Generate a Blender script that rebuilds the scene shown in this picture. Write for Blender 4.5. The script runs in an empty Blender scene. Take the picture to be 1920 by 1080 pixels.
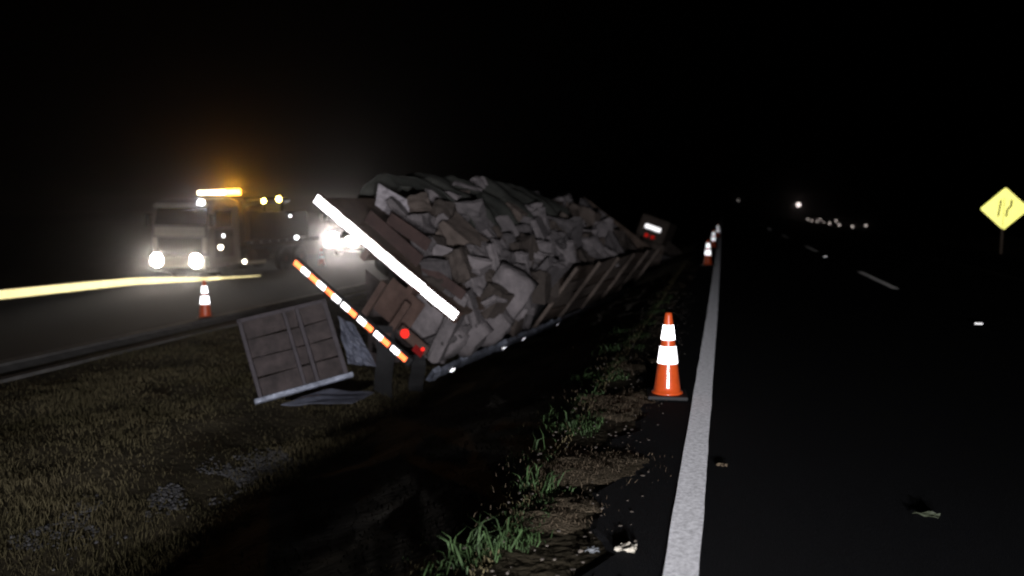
import bpy, bmesh, math, random
import numpy as np
from mathutils import Vector, Matrix, noise as mnoise
random.seed(7)
rng = np.random.default_rng(7)
S = bpy.context.scene
COL = S.collection
R = math.radians

# ------------------------------------------------------------------ camera, world, lights, exposure
cam_d = bpy.data.cameras.new('camera')
cam = bpy.data.objects.new('camera', cam_d)
COL.objects.link(cam)
cam.location = (0, 0, 1.65)
cam.rotation_euler = (R(90 - 5.7595), 0, R(14.6164))
cam_d.sensor_width = 36.0
cam_d.lens = 1507.0 / 1920.0 * 36.0
cam_d.clip_end = 3000
cam_d.dof.use_dof = True
cam_d.dof.focus_distance = 5.2
cam_d.dof.aperture_fstop = 1.1
S.camera = cam

world = bpy.data.worlds.new('World')
S.world = world
world.use_nodes = True
wn = world.node_tree.nodes
sky = wn.new('ShaderNodeTexSky')
sky.sky_type = 'NISHITA'
sky.sun_disc = False
sky.sun_elevation = R(-9)
sky.sun_rotation = R(200)
world.node_tree.links.new(sky.outputs[0], wn['Background'].inputs[0])
wn['Background'].inputs[1].default_value = 0.05

def spot(name, loc, target, watts, size_deg, blend, col, radius=0.08):
    d = bpy.data.lights.new(name, 'SPOT')
    d.energy = watts
    d.color = col
    d.spot_size = R(size_deg)
    d.spot_blend = blend
    d.shadow_soft_size = radius
    o = bpy.data.objects.new(name, d)
    COL.objects.link(o)
    o.location = loc
    o.rotation_euler = (Vector(target) - Vector(loc)).to_track_quat('-Z', 'Y').to_euler()
    return o

# headlights of the patrol car standing on the carriageway just behind the photographer
for hx in (0.95, 2.25):
    spot('patrol_car_main_beam', (hx, -3.0, 0.62), (hx - 9.4, 17, 0.95), 1400, 52, 1.0, (0.97, 0.94, 0.98))
    spot('patrol_car_dipped_beam', (hx, -3.05, 0.60), (hx - 6.5, 17, 0.60), 1150, 120, 1.0, (0.95, 0.95, 1.0))

S.view_settings.view_transform = 'Standard'
S.view_settings.look = 'None'
S.view_settings.exposure = 0
S.view_settings.gamma = 1
S.view_settings.use_curve_mapping = False
S.cycles.volume_bounces = 0
S.cycles.max_bounces = 6
S.cycles.diffuse_bounces = 2
S.cycles.glossy_bounces = 3
S.cycles.use_denoising = True
S.cycles.filter_width = 2.0
S.cycles.sample_clamp_indirect = 4

# ------------------------------------------------------------------ materials
MATS = {}
def mat(name, col, rough=0.7, var=0.25, scale=8.0, metal=0.0, bump=0.0, bscale=40.0, col2=None, coat=0.0, spec=0.5, indiv=0.0):
    if name in MATS: return MATS[name]
    m = bpy.data.materials.new(name); m.use_nodes = True
    nt = m.node_tree; b = nt.nodes['Principled BSDF']; L = nt.links.new
    b.inputs['Roughness'].default_value = rough
    b.inputs['Metallic'].default_value = metal
    b.inputs['Coat Weight'].default_value = coat; b.inputs['Coat Roughness'].default_value = 0.12
    b.inputs['Specular IOR Level'].default_value = spec
    tc = nt.nodes.new('ShaderNodeTexCoord')
    if var > 0 or col2:
        nz = nt.nodes.new('ShaderNodeTexNoise'); nz.inputs['Scale'].default_value = scale
        nz.inputs['Detail'].default_value = 6; nz.inputs['Roughness'].default_value = 0.65
        L(tc.outputs['Object'], nz.inputs['Vector'])
        rp = nt.nodes.new('ShaderNodeValToRGB')
        rp.color_ramp.elements[0].position = 0.32; rp.color_ramp.elements[1].position = 0.68
        c2 = col2 if col2 else tuple(min(1, c * (1 + var)) for c in col)
        c1 = col if col2 else tuple(c * (1 - var) for c in col)
        rp.color_ramp.elements[0].color = (*c1, 1); rp.color_ramp.elements[1].color = (*c2, 1)
        L(nz.outputs['Fac'], rp.inputs['Fac']); L(rp.outputs['Color'], b.inputs['Base Color'])
    else:
        b.inputs['Base Color'].default_value = (*col, 1)
    if indiv > 0:
        src = b.inputs['Base Color'].links[0].from_socket
        oi = nt.nodes.new('ShaderNodeObjectInfo'); mr = nt.nodes.new('ShaderNodeMapRange')
        mr.inputs['To Min'].default_value = 1 - indiv; mr.inputs['To Max'].default_value = 1 + indiv
        L(oi.outputs['Random'], mr.inputs['Value'])
        hs = nt.nodes.new('ShaderNodeHueSaturation'); L(src, hs.inputs['Color']); L(mr.outputs['Result'], hs.inputs['Value'])
        L(hs.outputs['Color'], b.inputs['Base Color'])
    if bump > 0:
        nb = nt.nodes.new('ShaderNodeTexNoise'); nb.inputs['Scale'].default_value = bscale; nb.inputs['Detail'].default_value = 4
        L(tc.outputs['Object'], nb.inputs['Vector'])
        bp = nt.nodes.new('ShaderNodeBump'); bp.inputs['Strength'].default_value = bump; bp.inputs['Distance'].default_value = 0.02
        L(nb.outputs['Fac'], bp.inputs['Height']); L(bp.outputs['Normal'], b.inputs['Normal'])
    MATS[name] = m
    return m

def retro(name, col, rough=0.26, share=0.5, diff=None, wear=0.0, wscale=60):
    """retroreflective sheeting: throws lamp light back towards where it came from (micro-prism / glass-bead film)"""
    if name in MATS: return MATS[name]
    m = bpy.data.materials.new(name); m.use_nodes = True
    nt = m.node_tree; L = nt.links.new
    nt.nodes.remove(nt.nodes['Principled BSDF'])
    out = nt.nodes['Material Output']
    d = nt.nodes.new('ShaderNodeBsdfDiffuse'); d.inputs['Color'].default_value = (*(diff or col), 1)
    g = nt.nodes.new('ShaderNodeBsdfAnisotropic'); g.inputs['Color'].default_value = (*col, 1)
    g.inputs['Roughness'].default_value = rough
    geo = nt.nodes.new('ShaderNodeNewGeometry'); L(geo.outputs['Incoming'], g.inputs['Normal'])
    mx = nt.nodes.new('ShaderNodeMixShader'); mx.inputs[0].default_value = share
    L(d.outputs[0], mx.inputs[1]); L(g.outputs[0], mx.inputs[2]); L(mx.outputs[0], out.inputs['Surface'])
    if wear > 0:
        tc = nt.nodes.new('ShaderNodeTexCoord')
        nz = nt.nodes.new('ShaderNodeTexNoise'); nz.inputs['Scale'].default_value = wscale; nz.inputs['Detail'].default_value = 8
        nz.inputs['Roughness'].default_value = 0.75
        L(tc.outputs['Object'], nz.inputs['Vector'])
        rp = nt.nodes.new('ShaderNodeValToRGB')
        rp.color_ramp.elements[0].position = 0.35; rp.color_ramp.elements[1].position = 0.6
        k = 1 - wear
        rp.color_ramp.elements[0].color = (col[0] * k, col[1] * k, col[2] * k, 1); rp.color_ramp.elements[1].color = (*col, 1)
        L(nz.outputs['Fac'], rp.inputs['Fac']); L(rp.outputs['Color'], d.inputs['Color']); L(rp.outputs['Color'], g.inputs['Color'])
    MATS[name] = m
    return m

def glow(name, col, strength):
    if name in MATS: return MATS[name]
    m = bpy.data.materials.new(name); m.use_nodes = True
    nt = m.node_tree
    b = nt.nodes['Principled BSDF']
    b.inputs['Base Color'].default_value = (0.6, 0.6, 0.6, 1)
    b.inputs['Emission Color'].default_value = (*col, 1)
    b.inputs['Emission Strength'].default_value = strength
    MATS[name] = m
    return m

M_ASPHALT = mat('asphalt', (0.0125, 0.013, 0.0145), 0.95, 0.85, 90, bump=0.6, bscale=160, spec=0.15)
M_ASPHALT_L = mat('old_asphalt', (0.015, 0.0135, 0.013), 0.98, 0.3, 6, bump=0.4, bscale=120, spec=0.15)
M_SOIL = mat('soil', (0.026, 0.022, 0.014), 0.95, 0, 1.6, bump=0.9, bscale=14, col2=(0.080, 0.066, 0.042), spec=0.1)
M_LINE = retro('road_paint_white', (0.84, 0.84, 0.86), 0.6, 0.15, wear=0.45, wscale=30)
M_LINE_DULL = retro('road_paint_worn', (0.45, 0.43, 0.40), 0.5, 0.3, wear=0.6, wscale=20)
M_YPAINT = retro('kerb_paint_yellow', (0.92, 0.78, 0.36), 0.28, 0.75, wear=0.15, wscale=3)
M_CONCRETE = mat('concrete', (0.10, 0.095, 0.09), 0.9, 0.35, 5, bump=0.3)
M_ORANGE = mat('cone_orange', (0.80, 0.105, 0.02), 0.34, 0.16, 9, coat=0.9)
M_RUBBER = mat('black_rubber', (0.018, 0.018, 0.019), 0.7, 0.2, 12)
M_BAND = retro('cone_band_white', (0.94, 0.94, 0.94), 0.30, 0.75, wear=0.12, wscale=30)
M_TAPE_W = retro('tape_white', (0.95, 0.94, 0.92), 0.30, 0.7)
M_TAPE_R = retro('tape_red', (0.85, 0.13, 0.035), 0.30, 0.6)
M_REFL_R = retro('red_reflector', (0.5, 0.012, 0.008), 0.36, 0.5)
M_SIGN = retro('sign_yellow', (0.95, 0.90, 0.22), 0.22, 0.85)
M_SIGN_BLACK = mat('sign_black', (0.02, 0.02, 0.015), 0.6, 0)
M_STEEL_POST = mat('post_brown', (0.30, 0.22, 0.16), 0.7, 0.2)
M_CHASSIS = mat('chassis_rust', (0.062, 0.034, 0.026), 0.75, 0, 5, col2=(0.12, 0.072, 0.056), bump=0.3)
M_WOOD = mat('deck_wood', (0.10, 0.068, 0.05), 0.8, 0.35, 5, bump=0.3)
M_WOOD_PALE = mat('side_board', (0.13, 0.10, 0.082), 0.8, 0.35, 4, bump=0.3)
M_GALV = mat('dented_metal', (0.34, 0.37, 0.45), 0.35, 0.45, 9, metal=0.2, bump=0.6, bscale=18)
M_GATE = mat('gate_board', (0.044, 0.033, 0.032), 0.8, 0.6, 6, bump=0.3)
M_GATE_F = mat('gate_frame', (0.055, 0.046, 0.052), 0.6, 0.25, 8, bump=0.2)
M_SACK = mat('pale_sack', (0.098, 0.088, 0.090), 0.9, 0, 5, col2=(0.19, 0.168, 0.170), bump=0.9, bscale=22, indiv=0.42)
M_SACK_B = mat('bluish_sack', (0.10, 0.11, 0.13), 0.7, 0.3, 4, bump=0.5, bscale=12)
M_CARTON = mat('brown_carton', (0.082, 0.064, 0.054), 0.85, 0.3, 4, bump=0.3, indiv=0.4)
M_TARP = mat('green_tarp', (0.024, 0.027, 0.023), 0.75, 0, 2.2, col2=(0.075, 0.076, 0.066), bump=0.6, bscale=9)
M_GAP_SHADE = mat('gap_shade_dark', (0.018, 0.018, 0.02), 0.7, 0.3, 5)  # near-black backing colour, so gaps in the heap read as shade
M_BLUE_PL = mat('blue_grey_plastic', (0.13, 0.14, 0.18), 0.5, 0.3, 6, bump=0.5, bscale=14)
M_PALE_SHEET = mat('pale_sheet', (0.36, 0.33, 0.35), 0.6, 0.2, 5, bump=0.2)
M_CAB = mat('cab_white', (0.80, 0.77, 0.70), 0.45, 0.08, 3)
M_CAB_D = mat('cab_grille_dark', (0.02, 0.018, 0.017), 0.6, 0.2)
M_GLASS = mat('cab_glass', (0.008, 0.008, 0.01), 0.08, 0.0)
M_BED = mat('bed_dark', (0.03, 0.026, 0.025), 0.7, 0.25, 5)
M_BOX = mat('box_brown', (0.10, 0.075, 0.06), 0.75, 0.3, 5, bump=0.2)
M_STONE = mat('pale_stone', (0.088, 0.086, 0.088), 0.9, 0.6, 20)
M_PAPER = mat('litter_paper', (0.50, 0.46, 0.38), 0.8, 0.2, 20)
M_LEAF = mat('litter_leaf', (0.05, 0.06, 0.032), 0.7, 0.3, 20)
G_HEAD = glow('headlight_lens', (1.0, 0.93, 0.84), 80)
G_FLOOD = glow('flood_lens', (0.86, 0.92, 1.0), 60)
G_AMBER = glow('beacon_amber', (1.0, 0.50, 0.07), 14)
G_AMBER_W = glow('beacon_pale', (1.0, 0.80, 0.48), 12)
G_YEL = glow('work_lamp_yellow', (1.0, 0.70, 0.14), 70)
G_MARK = glow('marker_warm', (1.0, 0.86, 0.66), 12)
G_MARKW = glow('marker_white', (0.95, 0.96, 1.0), 9)
G_FAR = glow('far_lamp', (1.0, 0.86, 0.82), 2.6)
G_FARDIM = glow('far_lamp_dim', (1.0, 0.86, 0.80), 1.2)

# ------------------------------------------------------------------ mesh helpers
def bx(bm, c, s, rot=None, bev=0.0, seg=1):
    """box: centre c, full size s, optional 3x3 rotation"""
    r = bmesh.ops.create_cube(bm, size=1.0)
    vs = r['verts']
    for v in vs:
        v.co = Vector((v.co.x * s[0], v.co.y * s[1], v.co.z * s[2]))
    if bev > 0:
        es = list({e for v in vs for e in v.link_edges})
        rr = bmesh.ops.bevel(bm, geom=es, offset=bev, segments=seg, affect='EDGES', profile=0.5)
        vs = list({v for f in rr['faces'] for v in f.verts} | {v for v in vs if v.is_valid})
        vs = [v for v in vs if v.is_valid]
    for v in vs:
        p = v.co.copy()
        if rot is not None: p = rot @ p
        v.co = p + Vector(c)
    return vs

def cyl(bm, a, b, r1, r2=None, seg=16, cap=True):
    a = Vector(a); b = Vector(b); d = b - a
    r2 = r1 if r2 is None else r2
    res = bmesh.ops.create_cone(bm, cap_ends=cap, segments=seg, radius1=r1, radius2=r2, depth=d.length)
    q = d.to_track_quat('Z', 'Y').to_matrix()
    for v in res['verts']:
        v.co = q @ v.co + (a + b) / 2
    return res['verts']

def lathe(bm, prof, seg=32, c=(0, 0, 0)):
    rings = []
    for r, z in prof:
        rings.append([bm.verts.new((c[0] + r * math.cos(2 * math.pi * i / seg), c[1] + r * math.sin(2 * math.pi * i / seg), c[2] + z)) for i in range(seg)])
    for a, b in zip(rings, rings[1:]):
        for i in range(seg):
            j = (i + 1) % seg
            bm.faces.new((a[i], a[j], b[j], b[i]))
    bm.faces.new(rings[-1])
    bm.faces.new(list(reversed(rings[0])))

def prism(bm, poly, d0, d1, axis='x'):
    """extrude a 2-D polygon between d0 and d1 along axis; poly in the other two axes"""
    def P(p, d):
        if axis == 'x': return (d, p[0], p[1])
        if axis == 'y': return (p[0], d, p[1])
        return (p[0], p[1], d)
    a = [bm.verts.new(P(p, d0)) for p in poly]; b = [bm.verts.new(P(p, d1)) for p in poly]
    bm.faces.new(a); bm.faces.new(list(reversed(b)))
    n = len(poly)
    for i in range(n):
        j = (i + 1) % n
        bm.faces.new((a[i], b[i], b[j], a[j]))

def ob(name, bm, m, parent=None, smooth=False):
    bmesh.ops.recalc_face_normals(bm, faces=bm.faces[:])
    me = bpy.data.meshes.new(name); bm.to_mesh(me); bm.free()
    me.materials.append(m)
    if smooth:
        for p in me.polygons: p.use_smooth = True
    o = bpy.data.objects.new(name, me); COL.objects.link(o)
    if parent is not None: o.parent = parent
    return o

def NB(): return bmesh.new()

def tag(o, label=None, cat=None, group=None, kind=None):
    if label: o['label'] = label
    if cat: o['category'] = cat
    if group: o['group'] = group
    if kind: o['kind'] = kind
    return o

def thing(name, label, cat, loc=(0, 0, 0), rz=0.0, group=None):
    o = bpy.data.objects.new(name, None); COL.objects.link(o)
    o.empty_display_size = 0.2
    o.location = loc; o.rotation_euler = (0, 0, rz)
    return tag(o, label, cat, group)

def copy_tree(o, parent=None):
    c = o.copy(); COL.objects.link(c); c.parent = parent
    for ch in list(o.children): copy_tree(ch, c)
    return c

def sheet(name, xs, ys, zf, m, kind='structure', smooth=True):
    """grid sheet over xs, ys (numpy 1-D); zf(X, Y) -> Z"""
    X, Y = np.meshgrid(xs, ys, indexing='ij')
    Z = zf(X, Y)
    nx, ny = X.shape
    co = np.stack([X, Y, Z], -1).reshape(-1, 3)
    idx = np.arange(nx * ny).reshape(nx, ny)
    f = np.stack([idx[:-1, :-1], idx[1:, :-1], idx[1:, 1:], idx[:-1, 1:]], -1).reshape(-1, 4)
    me = bpy.data.meshes.new(name)
    me.vertices.add(len(co)); me.vertices.foreach_set('co', co.ravel())
    me.loops.add(f.size); me.loops.foreach_set('vertex_index', f.ravel())
    me.polygons.add(len(f)); me.polygons.foreach_set('loop_start', np.arange(0, f.size, 4)); me.polygons.foreach_set('loop_total', np.full(len(f), 4))
    me.update(); me.validate()
    me.materials.append(m)
    if smooth: me.polygons.foreach_set('use_smooth', np.ones(len(f), bool))
    o = bpy.data.objects.new(name, me); COL.objects.link(o)
    if kind: o['kind'] = kind
    return o

# ------------------------------------------------------------------ terrain
PX = np.array([-700, -60, -30, -26, -9.05, -8.6, -7.2, -5.6, -4.9, -4.2, -3.5, -2.3, -1.5, -1.05, -0.6, 8.6, 9.2, 10.5, 13, 40, 700.0])
PZ = np.array([-2.6, -2.6, -1.75, -1.45, -0.46, -0.50, -0.56, -0.66, -0.78, -0.92, -0.86, -0.50, -0.13, 0.0, 0.0, 0.0, 0.05, 0.55, 0.72, 0.5, 0.5])
PX2 = np.concatenate([PX[:15], [8.9, 14, 24, 60, 200, 700.0]]); PZ2 = np.concatenate([PZ[:15], [0, -2.4, -4.2, -5, -5, -5]])
PX2 = np.array([v for v in PX2]); 
def lump(x, y, s, a):
    return a * (np.sin(x * s + 1.3 * np.sin(y * s * 0.7)) * np.cos(y * s * 0.83 + 0.9 * np.sin(x * s * 1.31)))
def ground_z(X, Y):
    X = np.asarray(X, float); Y = np.asarray(Y, float)
    far = np.clip((Y - 34) / 40, 0, 1)
    z = np.interp(X, PX, PZ) * (1 - far) + np.interp(X, PX2, PZ2) * far
    grassy = ((X < -1.1) & (X > -8.7)) | (X > 9.0)
    edge = np.clip(np.minimum(np.abs(X + 1.1), np.abs(X + 8.7)) / 0.8, 0, 1)
    edge = np.where(X > 9, np.clip((X - 9) / 1.0, 0, 1), edge)
    z = z + grassy * edge * (lump(X, Y, 1.7, 0.035) + lump(X + 5, Y + 2, 4.3, 0.02) + lump(X + 1, Y - 3, 9.7, 0.012))
    return z
xs = np.unique(np.concatenate([np.linspace(-620, -60, 12), np.linspace(-60, -26, 12), np.linspace(-26, -9.05, 12), np.linspace(-9.05, -0.6, 120), np.linspace(-0.6, 8.6, 8), np.linspace(8.6, 14, 24), np.linspace(14, 40, 10), np.linspace(40, 620, 12)]))
ys = np.unique(np.concatenate([np.linspace(-60, 0, 12), np.linspace(0, 30, 210), np.linspace(30, 80, 60), np.linspace(80, 640, 40)]))
M_GROUND = M_SOIL
sheet('ground', xs, ys, lambda X, Y: ground_z(X, Y) - 0.01, M_GROUND)

# right-hand carriageway: paved sheet with a ragged left edge
yr = np.unique(np.concatenate([np.linspace(-60, 0, 20), np.linspace(0, 30, 220), np.linspace(30, 640, 60)]))
def road_edge(y):
    return -0.80 + 0.07 * np.sin(y * 2.1) + 0.05 * np.sin(y * 5.3 + 1) + 0.04 * np.sin(y * 11.7 + 2)
def road_sheet():
    t = np.concatenate([[0.0, 0.02], np.linspace(0.1, 1, 10)])
    Y = np.repeat(yr[None, :], len(t), 0)
    L = road_edge(yr)
    X = L[None, :] + (8.9 - L)[None, :] * t[:, None]
    Z = np.full_like(X, 0.0); Z[0, :] = -0.05; Z[-1, :] = -0.05
    co = np.stack([X, Y, Z], -1).reshape(-1, 3)
    nx, ny = X.shape
    idx = np.arange(nx * ny).reshape(nx, ny)
    f = np.stack([idx[:-1, :-1], idx[1:, :-1], idx[1:, 1:], idx[:-1, 1:]], -1).reshape(-1, 4)
    me = bpy.data.meshes.new('road'); me.from_pydata(co.tolist(), [], f.tolist()); me.materials.append(M_ASPHALT)
    o = bpy.data.objects.new('road', me); COL.objects.link(o); o['kind'] = 'structure'
road_sheet()

# opposite carriageway, a strip of plane falling to the left
def left_z(X): return -0.46 - 0.0584 * (-X - 9.05)
sheet('opposite_road', np.linspace(-26.0, -9.3, 8), np.linspace(-60, 640, 60), lambda X, Y: left_z(X) + 0.012, M_ASPHALT_L)

# painted markings (4 mm above)
def strip(name, x0, x1, y0, y1, m, z=0.004, n=1):
    return sheet(name, np.array([x0, x1]), np.linspace(y0, y1, n + 1), lambda X, Y: np.full_like(X, z), m, smooth=False)
def edge_line():
    y = np.unique(np.concatenate([np.linspace(-5, 30, 260), np.linspace(30, 320, 40)]))
    jl = np.array([mnoise.noise((0.3, v * 2.0, 0)) for v in y]) * 0.006
    jr = np.array([mnoise.noise((7.3, v * 2.0, 0)) for v in y]) * 0.006
    xc = np.interp(y, [0, 3.5, 12.7, 60, 320], [-0.14, -0.14, -0.115, -0.10, -0.10])
    L = np.stack([xc - 0.080 + jl, y, np.full_like(y, 0.004)], 1); Rr = np.stack([xc + 0.080 + jr, y, np.full_like(y, 0.004)], 1)
    co = np.concatenate([L, Rr]); n = len(y)
    f = [(i, n + i, n + i + 1, i + 1) for i in range(n - 1)]
    me = bpy.data.meshes.new('edge_line'); me.from_pydata(co.tolist(), [], f); me.materials.append(M_LINE)
    o = bpy.data.objects.new('edge_line', me); COL.objects.link(o); o['kind'] = 'structure'
edge_line()
for y0 in (17.6, 31.6, 45.6, 59.6, 73.6):
    strip('lane_line', 3.36, 3.50, y0, y0 + 4.4, M_LINE_DULL)
strip('road_edge_line', 6.55, 6.68, 6, 200, mat('faded_paint', (0.20, 0.15, 0.13), 0.9, 0.5, 3), n=60)
strip('lane_line', 3.36, 3.50, 3.6, 8.0, mat('faded_paint_2', (0.035, 0.033, 0.03), 0.9, 0.5, 3))

# shallow concrete gutter and low kerb along the near edge of the opposite carriageway
bm = NB()
prof = [(-9.34, -0.40), (-9.12, -0.40), (-9.10, -0.43), (-8.80, -0.52), (-8.70, -0.47), (-8.55, -0.47), (-8.55, -0.75), (-9.34, -0.75)]
prism(bm, prof, -20, 90, axis='y')
o = ob('gutter', bm, M_CONCRETE); o['kind'] = 'structure'

# ------------------------------------------------------------------ yellow kerb by the recovery truck
kerb = thing('yellow_kerb', 'long pale yellow painted kerb running in front of the recovery truck from the far left', 'kerb', (-21.0, 20.8, -1.15))
pts = [(-25.6, 6.0), (-23.6, 12.5), (-22.2, 17.0), (-21.4, 20.0), (-20.85, 22.3), (-20.30, 24.25), (-19.2, 24.62), (-17.75, 24.85), (-16.4, 26.2)]
hts = [0.30, 0.29, 0.28, 0.27, 0.26, 0.235, 0.19, 0.11, 0.03]
for i in range(len(pts) - 1):
    bm = NB()
    a, b = Vector((*pts[i], 0)), Vector((*pts[i + 1], 0))
    d = (b - a).normalized(); nrm = Vector((-d.y, d.x, 0))
    a2 = a + d * 0.006; b2 = b - d * 0.006
    vs = []
    for p, h in ((a2, hts[i]), (b2, hts[i + 1])):
        g = left_z(p.x)
        for off, z in ((-0.11, -0.1), (-0.11, h - 0.03), (-0.08, h), (0.08, h), (0.11, h - 0.03), (0.11, -0.1)):
            q = p + nrm * off
            vs.append(bm.verts.new((q.x + 21.0, q.y - 20.8, g + z + 1.15)))
    for k in range(6):
        j = (k + 1) % 6
        bm.faces.new((vs[k], vs[j], vs[6 + j], vs[6 + k]))
    bm.faces.new(vs[:6]); bm.faces.new(list(reversed(vs[6:])))
    ob('kerb_block', bm, M_YPAINT, kerb)

# ------------------------------------------------------------------ cones
def make_cone(name, label, loc, rz=0.0):
    t = thing(name, label, 'cone', loc, rz, 'orange safety cones with two reflective bands')
    bm = NB(); bx(bm, (0, 0, 0.02), (0.34, 0.34, 0.036), bev=0.012, seg=2)
    ob('base', bm, M_RUBBER, t)
    def r(z): return 0.119 - (0.119 - 0.030) * (z - 0.04) / (0.735 - 0.04)
    bm = NB()
    lathe(bm, [(0.138, 0.038), (0.134, 0.052), (r(0.06), 0.06)] + [(r(z), z) for z in np.linspace(0.1, 0.715, 8)] + [(0.030, 0.735), (0.022, 0.742)], 40)
    ob('body', bm, M_ORANGE, t, True)
    for z0, z1 in ((0.30, 0.45), (0.505, 0.635)):
        bm = NB()
        prof = [(r(z0) + 0.0005, z0), (r(z0) + 0.003, z0 + 0.003), (r(z1) + 0.003, z1 - 0.003), (r(z1) + 0.0005, z1)]
        lathe(bm, prof, 40)
        ob('band', bm, M_BAND, t, True)
    return t
cone = make_cone('traffic_cone', 'nearest orange cone beside the white edge line, two glowing white bands', (-0.43, 7.02, 0.0), 0.12)
def place_cone(label, loc, rz=0.0, tilt=(0, 0)):
    c = copy_tree(cone); c.location = loc; c.rotation_euler = (tilt[0], tilt[1], rz); c['label'] = label
    return c
place_cone('second cone along the white edge line, in front of the two farther ones', (-0.37, 23.3, 0.0), 0.4)
place_cone('third cone along the white edge line, just behind the second', (-0.33, 33.4, 0.0), 0.9)
place_cone('farthest cone along the white edge line, only its top band showing', (-0.22, 45.0, 0.0), 0.2)
place_cone('orange cone on the opposite road in front of the recovery truck', (-9.42, 13.13, left_z(-9.42) + 0.012), 0.5)
place_cone('orange cone below the dazzling headlights of the far truck', (-16.96, 31.94, left_z(-16.96) + 0.012), 0.2)

# ------------------------------------------------------------------ lane-narrowing sign
sg = thing('warning_sign', 'yellow diamond lane narrowing sign on a brown post right of the road', 'sign', (7.80, 25.9, 0.3), R(-13))
def rounded_diamond(bm, half, rad, y, th, seg=5, z0=0):
    pts = []
    c = half - rad * math.sqrt(2)
    for k in range(4):
        ang = math.pi / 2 * k
        cx, cz = c * math.cos(ang), c * math.sin(ang)
        for s in range(seg + 1):
            a2 = ang - math.pi / 4 + (math.pi / 2) * s / seg
            pts.append((cx + rad * math.cos(a2), z0 + cz + rad * math.sin(a2)))
    prism(bm, pts, y, y + th, 'y')
SZ = 1.30
bm = NB(); rounded_diamond(bm, 0.61, 0.05, 0, 0.006, z0=SZ)
ob('panel', bm, M_SIGN, sg)
def bar(bm, p, q, w, y=-0.004, th=0.003):
    p = Vector((p[0], 0, p[1])); q = Vector((q[0], 0, q[1])); d = (q - p).normalized(); n = Vector((-d.z, 0, d.x)) * w / 2
    a = [p - n, q - n, q + n, p + n]
    prism(bm, [(v.x, v.z) for v in a], y, y + th, 'y')
bm = NB(); bar(bm, (-0.145, SZ - 0.23), (-0.10, SZ + 0.25), 0.045); ob('symbol_bar', bm, M_SIGN_BLACK, sg)
bm = NB()
path = [(0.05, SZ - 0.23), (0.075, SZ - 0.01), (0.155, SZ + 0.07), (0.165, SZ + 0.25)]
for p, q in zip(path, path[1:]): bar(bm, p, q, 0.05)
ob('symbol_bar', bm, M_SIGN_BLACK, sg)
bm = NB(); cyl(bm, (-0.02, 0.036, -0.0), (-0.02, 0.036, SZ + 0.3), 0.038, seg=12); ob('post', bm, M_STEEL_POST, sg, True)
bm = NB(); bx(bm, (-0.02, 0.02, SZ - 0.3), (0.14, 0.03, 0.03)); ob('bracket', bm, M_RUBBER, sg)

# ------------------------------------------------------------------ road studs
def stud(label, loc, m):
    t = thing('road_stud', label, 'road stud', loc, 0, 'reflective studs set on the road')
    bm = NB()
    prism(bm, [(-0.05, 0), (-0.035, 0.022), (0.035, 0.022), (0.05, 0)], -0.055, 0.055, 'x'); ob('body', bm, M_RUBBER if m is None else M_CONCRETE, t)
    bm = NB()
    vs = [bm.verts.new(p) for p in ((-0.052, -0.053, 0.002), (0.052, -0.053, 0.002), (0.052, -0.038, 0.023), (-0.052, -0.038, 0.023), (-0.052, -0.046, 0.0), (0.052, -0.046, 0.0))]
    bm.faces.new(vs[:4]); bm.faces.new((vs[0], vs[4], vs[5], vs[1])); bm.faces.new((vs[3], vs[2], vs[5], vs[4]))
    ob('lens', bm, m, t)
    return t
RW = retro('stud_white', (0.95, 0.93, 0.9), 0.34, 0.8)
RA = retro('stud_amber', (0.95, 0.62, 0.12), 0.30, 0.8)
stud('white stud alone on the dark road below the yellow sign', (3.53, 12.55, 0.002), RW)
stud('dim white stud between the two nearest lane dashes', (3.33, 28.4, 0.002), RW)
stud('faint white stud far along the lane line', (3.42, 63.0, 0.002), RW)
stud('amber stud on the opposite road right of the cone there', (-9.42, 13.72, left_z(-9.42) + 0.015), RA)

# ------------------------------------------------------------------ overturned trailer
AZ, PH = R(6.8), R(36)
AX = Vector((math.sin(AZ), math.cos(AZ), 0)); AC = Vector((math.cos(AZ), -math.sin(AZ), 0)); UZ = Vector((0, 0, 1))
LX = AC * math.cos(PH) - UZ * math.sin(PH); LZ = AC * math.sin(PH) + UZ * math.cos(PH)
OT = Vector((-5.17, 10.05, -0.17))
TM = Matrix((( LX.x, AX.x, LZ.x, OT.x), (LX.y, AX.y, LZ.y, OT.y), (LX.z, AX.z, LZ.z, OT.z), (0, 0, 0, 1)))
TMI = TM.inverted()
tr = thing('overturned_trailer', 'overturned cargo trailer tipped into the ditch with striped bumper and white reflective sill', 'trailer')
tr.matrix_world = TM
LEN = 12.2
for s in (-1, 1):
    bm = NB(); bx(bm, (s * 0.42, LEN / 2 + 0.15, 1.22), (0.10, LEN - 0.3, 0.36), bev=0.01); ob('chassis_beam', bm, M_CHASSIS, tr)
for k in range(9):
    bm = NB(); bx(bm, (0, 0.7 + k * 1.25, 1.36), (2.44, 0.09, 0.10)); ob('cross_member', bm, M_CHASSIS, tr)
for k in range(8):
    bm = NB(); bx(bm, (-1.134 + k * 0.324, LEN / 2 + 0.08, 1.445 + 0.006 * (k % 2)), (0.316, LEN - 0.1, 0.05)); ob('floor_plank', bm, M_WOOD, tr)
# rear sill with its long white reflective strip
bm = NB(); bx(bm, (0, -0.02, 1.44), (2.66, 0.10, 0.17), bev=0.012); sill = ob('rear_sill', bm, M_CHASSIS, tr)
for k in range(18):
    bm = NB()
    x = -1.30 + (k + 0.5) * 2.60 / 18
    bx(bm, (x, -0.074, 1.452 + random.uniform(-0.006, 0.006)), (2.60 / 18 - 0.003, 0.004, 0.128), bev=0.0015)
    ob('reflective_strip', bm, M_TAPE_W, sill)
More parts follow.
